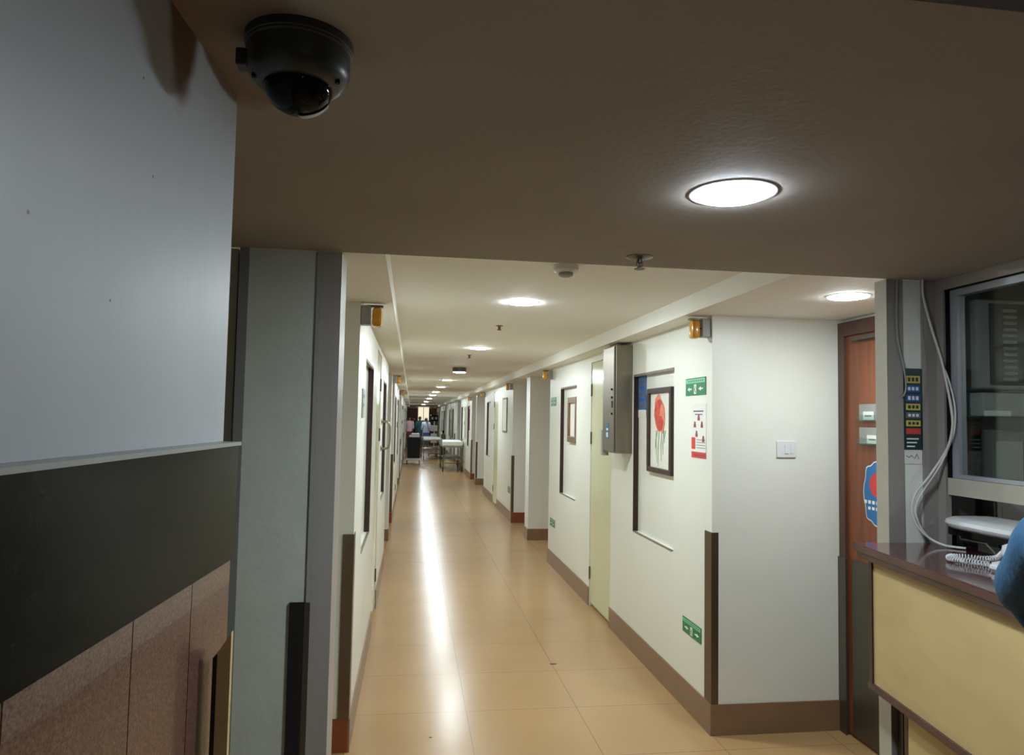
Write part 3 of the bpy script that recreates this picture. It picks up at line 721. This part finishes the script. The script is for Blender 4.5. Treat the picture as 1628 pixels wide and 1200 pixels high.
# left pillar
struct(MB().box(-.545, -.312, YP, 2.62, 0, ZL-.001).build('wall_front', 'pillar'))
struct(MB().box(-.575, -.5455, YP-.004, 2.62, 0, ZL-.001).build('trim_52', 'pillar_strip'))
struct(MB().box(-1.04, -.585, YP+.02, 2.62, 0, ZL-.001).build('wall_front', 'pillar'))
struct(MB().box(-.325, -.312, YP-.006, YP-.0002, 1.04, ZL-.001).build('trim_53', 'grey_pl'))
struct(MB().box(-.3115, -.245, YP-.002, 2.62, 0, ZL-.001).build('trim_54', 'metal_strip'))
c = tag(MB().box(-.376, -.330, YP-.008, YP-.0005, .0, 1.04).build('rubber_strip', 'black_rubber'), 'black rubber strip on the lower right edge of the grey green left pillar', 'strip')
struct(MB().box(-.329, -.3125, YP-.007, YP-.0002, 0, 1.04).build('trim_55', 'steel_dark'))
# rest of the lobby, behind the photographer
M['lobby_back'] = mat('brown grey lobby paint', (104, 98, 90), .7, var=.04)
struct(MB().box(-1.3, 4.2, -3.15, -3.0, 0, ZL).build('wall_back', 'lobby_back'))
struct(MB().box(-1.3, -1.2, 1.27, 2.45, 0, ZL).build('wall_left', 'lobby_back'))
struct(MB().box(-1.2, -.62, 1.273, 1.29, 0, ZL).build('wall_left', 'lobby_back') if False else MB().box(-1.2, -.55, 1.10, 1.12, 0, ZL-.001).build('wall_left', 'lobby_back'))
for (x, y, a) in [(.99, 4.86, .3), (.14, 3.82, 1.0)]:
    m = MB().prism([(x-.022, y), (x+.004, y+.01), (x+.026, y-.002), (x, y-.012)], .0004, .0022) if a < .5 else MB().lathe([(.007, .0004), (.006, .003)], (x, y, 0), 10)
    tag(m.build('debris_speck', 'dark_wood'), 'dark speck of debris on the floor %s' % ('between the cream door and the middle grout line' if a < .5 else 'near the bottom of the picture'), 'debris')

# ------------------------------------------------------------------ figures
def skin_body(name, verts, edges, radii, m, parent, sub=2, loc=None):
    me = bpy.data.meshes.new(name); me.from_pydata(verts, edges, []); me.update()
    o = bpy.data.objects.new(name, me); COL.objects.link(o)
    md = o.modifiers.new('skin', 'SKIN'); md.use_smooth_shade = True; md.branch_smoothing = .6
    sv = me.skin_vertices[0].data if me.skin_vertices else None
    if sv is None:
        bpy.context.view_layer.objects.active = o
        me.skin_vertices if me.skin_vertices else None
    sv = me.skin_vertices[0].data
    for i, r in enumerate(radii):
        rr = r if isinstance(r, tuple) else (r, r)
        sv[i].radius = rr; sv[i].use_root = (i == 0)
    s = o.modifiers.new('sub', 'SUBSURF'); s.levels = sub; s.render_levels = sub
    dg = bpy.context.evaluated_depsgraph_get(); dg.update()
    ev = o.evaluated_get(dg); nm = bpy.data.meshes.new_from_object(ev)
    bpy.data.objects.remove(o)
    nm.materials.clear(); nm.materials.append(M[m])
    for p in nm.polygons: p.use_smooth = True
    q = bpy.data.objects.new(name, nm); COL.objects.link(q); q.parent = parent
    return q
def chain(spec):
    """spec: dict name -> (pos, radius, parent)"""
    ks = list(spec); V = [spec[k][0] for k in ks]; R = [spec[k][1] for k in ks]
    E = [(ks.index(spec[k][2]), ks.index(k)) for k in ks if spec[k][2]]
    return V, E, R
def ellipsoid(c, r, seg=20, cut=None):
    m = MB(); bmesh.ops.create_uvsphere(m.bm, u_segments=seg, v_segments=seg//2+2, radius=1)
    for v in m.bm.verts: v.co = Vector((c[0]+v.co.x*r[0], c[1]+v.co.y*r[1], c[2]+v.co.z*r[2]))
    if cut is not None:
        bmesh.ops.bisect_plane(m.bm, geom=m.bm.verts[:]+m.bm.edges[:]+m.bm.faces[:], plane_co=cut[0], plane_no=cut[1], clear_inner=True)
    return m
def figure(loc, rz, label, cloth, lower, h=1.62, arms=None, fold=None, name='person', dress=False, low_mat=None, sub=2, hair_long=True):
    """local frame: faces +Y, right hand at +X; feet at z=0"""
    t = root(name, loc, label, 'person', None, rz)
    k = h/1.62
    A = {'Ls': (-.17, 0, 1.33), 'Le': (-.21, -.02, 1.06), 'Lw': (-.19, .08, .84), 'Rs': (.17, 0, 1.33), 'Re': (.21, -.02, 1.06), 'Rw': (.19, .08, .84)}
    if arms: A.update(arms)
    def S(p): return (p[0]*k, p[1]*k, p[2]*k)
    sp = {'pel': (S((0, 0, .90)), (.13*k, .10*k), None), 'wai': (S((0, 0, 1.05)), (.115*k, .09*k), 'pel'), 'che': (S((0, 0, 1.22)), (.135*k, .10*k), 'wai'),
          'up': (S((0, 0, 1.33)), (.10*k, .07*k), 'che'), 'neck': (S((0, .005, 1.40)), .05*k, 'up'), 'jaw': (S((0, .02, 1.455)), (.055*k, .06*k), 'neck'), 'face': (S((0, .02, 1.52)), (.068*k, .078*k), 'jaw'), 'crown': (S((0, .01, 1.585)), (.055*k, .062*k), 'face')}
    for s, q in ((-1, 'L'), (1, 'R')):
        sp[q+'hip'] = (S((s*.09, 0, .84)), .085*k, 'pel'); sp[q+'kn'] = (S((s*.10, .01, .47)), .055*k, q+'hip'); sp[q+'an'] = (S((s*.10, -.01, .08)), .036*k, q+'kn'); sp[q+'toe'] = (S((s*.11, .13, .035)), .03*k, q+'an')
        sp[q+'s'] = (S(A[q+'s']), .055*k, 'up'); sp[q+'e'] = (S(A[q+'e']), .040*k, q+'s'); sp[q+'w'] = (S(A[q+'w']), .026*k, q+'e')
        e, w_ = Vector(S(A[q+'e'])), Vector(S(A[q+'w'])); d = (w_-e).normalized()
        side = d.cross(Vector((0, 0, 1))); side = side.normalized() if side.length > .1 else Vector((0, 1, 0))
        pc = w_+d*.045*k; sp[q+'palm'] = (tuple(pc), (.030*k, .018*k), q+'w')
        for i in range(4):
            b = w_+d*.075*k+side*(i-1.5)*.020*k
            ln = (.060, .072, .066, .052)[i]
            sp[q+'f%d' % i] = (tuple(b), .009*k, q+'palm'); sp[q+'g%d' % i] = (tuple(b+d*ln*k*.55+Vector((0, 0, -.008))), .0085*k, q+'f%d' % i); sp[q+'h%d' % i] = (tuple(b+d*ln*k+Vector((0, 0, -.022))), .0075*k, q+'g%d' % i)
        b = w_+d*.03*k-side*.032*k; sp[q+'t0'] = (tuple(b), .011*k, q+'w'); sp[q+'t1'] = (tuple(b+d*.035*k-side*.015*k), .009*k, q+'t0')
    body = skin_body('body', *chain(sp), 'skin', t, sub)
    # shirt: one lofted surface with sleeves
    def loft(m, rings, n=28, wave=0):
        m_r = []
        for (z, rx, ry) in rings:
            m_r.append([m.bm.verts.new((k*rx*(1+wave*(rings[0][0]-z)*math.sin(7*2*PI*i/n))*math.cos(2*PI*i/n), k*ry*(1+wave*(rings[0][0]-z)*math.sin(7*2*PI*i/n))*math.sin(2*PI*i/n), k*z)) for i in range(n)])
        for q in range(len(m_r)-1):
            for i in range(n): m.bm.faces.new((m_r[q][i], m_r[q][(i+1) % n], m_r[q+1][(i+1) % n], m_r[q+1][i]))
        return m
    sh = loft(MB(), [(1.405, .060, .060), (1.395, .074, .070), (1.375, .115, .080), (1.345, .165, .090), (1.29, .180, .106), (1.20, .172, .120), (1.10, .155, .118), (1.0, .158, .122), (.90, .178, .134), (.82, .186, .140)])
    for q in 'LR':
        s_, e, w_ = Vector(S(A[q+'s'])), Vector(S(A[q+'e'])), Vector(S(A[q+'w']))
        inn = Vector((s_.x*.62, 0, s_.z-.03))
        pth = smooth_path([inn, s_, s_+(e-s_)*.5, e, e+(w_-e)*.22, e+(w_-e)*.40], 5)
        rad = [(.056+.010*min(1, i/5)-.010*max(0, (i-8)/17))*k for i in range(len(pth))]
        sh.tube(pth, rad, 18)
    if fold:
        e = Vector(S(A['Le'])); f_ = Vector(S(fold))
        sh.tube(smooth_path([e, e*.5+f_*.5, f_, f_+Vector((0, 0, -.06))], 5), [.056*k-.0018*i*k for i in range(16)], 14)
    sh.build('shirt', cloth, t, True)
    lw_ = MB()
    if dress:
        loft(lw_, [(1.0, .150, .115), (.90, .172, .130), (.78, .186, .142), (.60, .20, .155), (.42, .215, .17), (.30, .225, .18)], wave=.05).build('skirt', lower, t, True)
    else:
        loft(lw_, [(1.0, .150, .112), (.90, .170, .128), (.80, .172, .128), (.74, .13, .10)])
        for s in (-1, 1):
            lw_.tube([S((s*.085, 0, .86)), S((s*.09, 0, .74)), S((s*.10, .01, .47)), S((s*.10, -.01, .10))], [.092*k, .090*k, .074*k, .064*k], 18)
        lw_.build('trousers', lower, t, True)
    # head details
    hr = ellipsoid((0, -.006*k, 1.548*k), (.085*k, .104*k, .090*k), 28, ((0, .050*k, 1.52*k), (0, -.8, .6)))
    hr.build('hair', 'hair', t, True)
    if hair_long: ellipsoid((0, -.105*k, 1.505*k), (.038*k, .030*k, .034*k), 18).build('hair_bun', 'hair', t, True)
    for s in (-1, 1):
        e = ellipsoid((s*.030*k, .092*k, 1.525*k), (.012*k, .008*k, .007*k), 12).build('eye', 'eye', t, True)
        ellipsoid((s*.030*k, .099*k, 1.525*k), (.0055*k, .003*k, .0055*k), 10).build('iris', 'hair', e, True)
        ellipsoid((s*.074*k, .015*k, 1.515*k), (.010*k, .018*k, .028*k), 12).build('ear', 'skin', t, True)
    ellipsoid((0, .100*k, 1.500*k), (.013*k, .016*k, .022*k), 12).build('nose', 'skin', t, True)
    ellipsoid((0, .088*k, 1.462*k), (.022*k, .008*k, .006*k), 12).build('mouth', 'maroon_cl', t, True)
    for s in (-1, 1):
        MB().box(s*.11*k-.042*k, s*.11*k+.042*k, -.075*k, .175*k, .0, .055*k, bev=.015*k).build('shoe', 'black', t, True)
    return t
# person leaning at the counter, mostly outside the frame: faces +X (towards the counter)
PL = Vector((1.225, 1.075, 0)); PR = -PI/2
def tolocal(p, k=1.72/1.62):
    v = Matrix.Rotation(-PR, 3, 'Z') @ (Vector(p)-PL); return tuple(v/k)
figure(PL, PR, 'person in teal blue scrubs leaning an elbow on the counter', 'teal', 'teal', 1.72,
       arms={'Ls': tolocal((1.26, 1.26, 1.425)), 'Le': tolocal((1.360, 1.43, 1.295)), 'Lw': tolocal((1.58, 1.34, 1.268)), 'Re': tolocal((1.33, .82, 1.14)), 'Rw': tolocal((1.58, .90, 1.265))}, sub=3, fold=tolocal((1.372, 1.40, 1.215)))
# distant people
figure((-.10, 40.5, 0), PI+.2, 'distant person in maroon and pale pink at the left, behind the black cart', 'pink_cl', 'maroon_cl', 1.66, dress=True)
figure((.16, 41.2, 0), PI-.3, 'distant black haired person in charcoal clothes beside the one in pink', 'dark_cl', 'dark_cl', 1.66)
figure((.47, 40.0, 0), .2, 'distant person in dark teal clothes in the middle of the far group', 'green_cl', 'green_cl', 1.66, dress=True)
figure((.80, 39.2, 0), .1, 'distant person in mottled blue clothes at the right of the far group', 'lilac_cl', 'blue_cl', 1.60, dress=True)

# ------------------------------------------------------------------ stretchers, cart, equipment
def stretcher(loc, rz, label, lin_=True, w=.64, ln=1.9, mh=.144):
    t = root('stretcher_trolley', loc, label, 'stretcher', None, rz)
    MB().box(-w/2, w/2, 0, ln, .74, .78, bev=.005).build('bed_frame', 'steel', t)
    MB().box(-w/2+.01, w/2-.01, .01, ln-.01, .781, .781+mh, bev=.03).build('mattress', 'linen', t)
    MB().box(-w/2+.04, w/2-.04, .08, ln-.08, .38, .41).build('lower_shelf', 'steel_dark', t)
    for x in (-w/2+.035, w/2-.035):
        MB().tube([(x-.0, .05, .82), (x-.0, .05, .70)], .011).build('post', 'steel', t)
        for y in (.06, ln-.06):
            MB().tube([(x, y, .74), (x, y, .16)], .014).build('leg', 'steel_dark', t)
            wv = MB().lathe([(.075, -.016), (.075, .016)], (x, y, .075), 20, 'X').build('wheel', 'rust', t, True)
            MB().tube([(x, y, .17), (x-.028, y, .15), (x-.028, y, .075)], .007).build('caster_fork', 'steel_dark', wv)
    for x in (-w/2, w/2):
        MB().tube(smooth_path([(x, .25, .79), (x, .28, .97), (x, .9, .97), (x, .95, .79)], 5), .010).build('side_rail', 'steel', t, True)
    MB().tube([(-w/2+.035, .05, .26), (w/2-.035, .05, .26)], .012).build('crossbar', 'steel_dark', t)
    MB().tube([(-w/2+.035, .05, .40), (w/2-.035, .05, .56)], .010).build('brace', 'steel_dark', t)
    return t
stretcher((1.275, 22.0, 0), 0, 'wheeled stretcher with a white mattress parked along the right wall')
stretcher((.82, 28.0, 0), .03, 'second wheeled stretcher farther off, partly behind the nearer one', w=.70, mh=.08)
t = root('supply_cart', (.11, 25.5, 0), 'tall black covered cart with white linen on top on the left of the corridor', 'cart')
MB().box(-.225, .225, 0, .55, .20, .93, bev=.02).build('cart_cover', 'dark_cl', t)
MB().box(-.275, .255, -.03, .60, .13, .195, bev=.01).build('base_tray', 'white_pl', t)
MB().box(-.17, .20, .02, .50, .931, 1.0, bev=.02).build('linen_stack', 'linen', t); MB().box(-.10, .19, .04, .46, 1.0, 1.07, bev=.025).build('linen_stack', 'linen', t)
for x in (-.23, .21):
    for y in (.03, .52): MB().lathe([(.06, -.014), (.06, .014)], (x, y, .06), 18, 'X').build('wheel', 'rust', t, True); MB().tube([(x, y, .13), (x, y, .06)], .01).build('caster_fork', 'steel_dark', t)
for x in (-.262, .245): MB().tube([(x, -.01, .19), (x, -.01, .98)], .012).build('upright', 'steel_dark', t)
t = root('monitor_stand', (.98, 31.0, 0), 'white pole stand carrying a dark monitor beyond the stretchers', 'medical equipment')
MB().tube([(0, 0, .08), (0, 0, 1.5)], .022).build('pole', 'white_pl', t)
mo = MB().box(-.17, .17, -.06, .04, 1.48, 1.74, bev=.02).build('monitor', 'black', t)
MB().box(-.13, -.04, -.064, -.0605, 1.55, 1.66).build('screen', 'grey_pl', mo); MB().box(.03, .12, -.064, -.0605, 1.55, 1.66).build('screen', 'grey_pl', mo)
MB().box(-.16, .14, -.12, .06, 1.05, 1.30, bev=.02).build('instrument_box', 'white_pl', t)
MB().box(-.14, .12, -.12, .06, .55, .95, bev=.02).build('instrument_box', 'linen', t)
for a in range(5):
    c_, s_ = math.cos(a*2*PI/5), math.sin(a*2*PI/5)
    MB().tube([(0, 0, .10), (.26*c_, .26*s_, .07)], .014).build('leg', 'steel_dark', t); MB().lathe([(.035, -.01), (.035, .01)], (.26*c_, .26*s_, .036), 14, 'X').build('wheel', 'rust', t)
t = root('gas_cylinder', (1.34, 30.2, 0), 'grey green gas cylinder standing near the right wall behind the stretchers', 'gas cylinder')
MB().lathe([(.09, 0), (.10, .02), (.10, .85), (.08, .93), (.03, .98), (.03, 1.0)], n=24).build('cylinder_body', 'gas', t, True)
MB().lathe([(.035, 1.0), (.045, 1.02), (.045, 1.09), (.02, 1.11)], n=18).build('valve_cap', 'black', t, True)

# ------------------------------------------------------------------ camera, world, view
cam = bpy.data.cameras.new('camera'); co = bpy.data.objects.new('camera', cam); COL.objects.link(co)
FP, yaw, pitch, roll = 1140.16, 0.13813882, -0.05728, 0.01840137
cam.sensor_fit = 'HORIZONTAL'; cam.sensor_width = 36; cam.lens = 36*FP/1628
cam.clip_start = .02; cam.clip_end = 200
Bm = Matrix(((1, 0, 0), (0, 0, -1), (0, 1, 0)))
Mc = Matrix.Rotation(roll, 3, 'Z') @ Matrix.Rotation(pitch, 3, 'X') @ Bm @ Matrix.Rotation(yaw, 3, 'Z')   # world -> cam (x right, y down, z fwd)
flip = Matrix(((1, 0, 0), (0, -1, 0), (0, 0, -1)))
Rw = (flip @ Mc).transposed()
co.matrix_world = Matrix.Translation((0, 0, 1.65)) @ Rw.to_4x4()
scn.camera = co
w = bpy.data.worlds.new('world'); scn.world = w; w.use_nodes = True
w.node_tree.nodes['Background'].inputs[0].default_value = (.02, .02, .022, 1); w.node_tree.nodes['Background'].inputs[1].default_value = .2
scn.view_settings.view_transform = 'Standard'; scn.view_settings.look = 'None'
scn.view_settings.exposure = 0; scn.view_settings.gamma = 1; scn.view_settings.use_curve_mapping = False
scn.cycles.max_bounces = 10; scn.cycles.diffuse_bounces = 6; scn.cycles.glossy_bounces = 4; scn.cycles.transparent_max_bounces = 8
scn.cycles.use_denoising = True
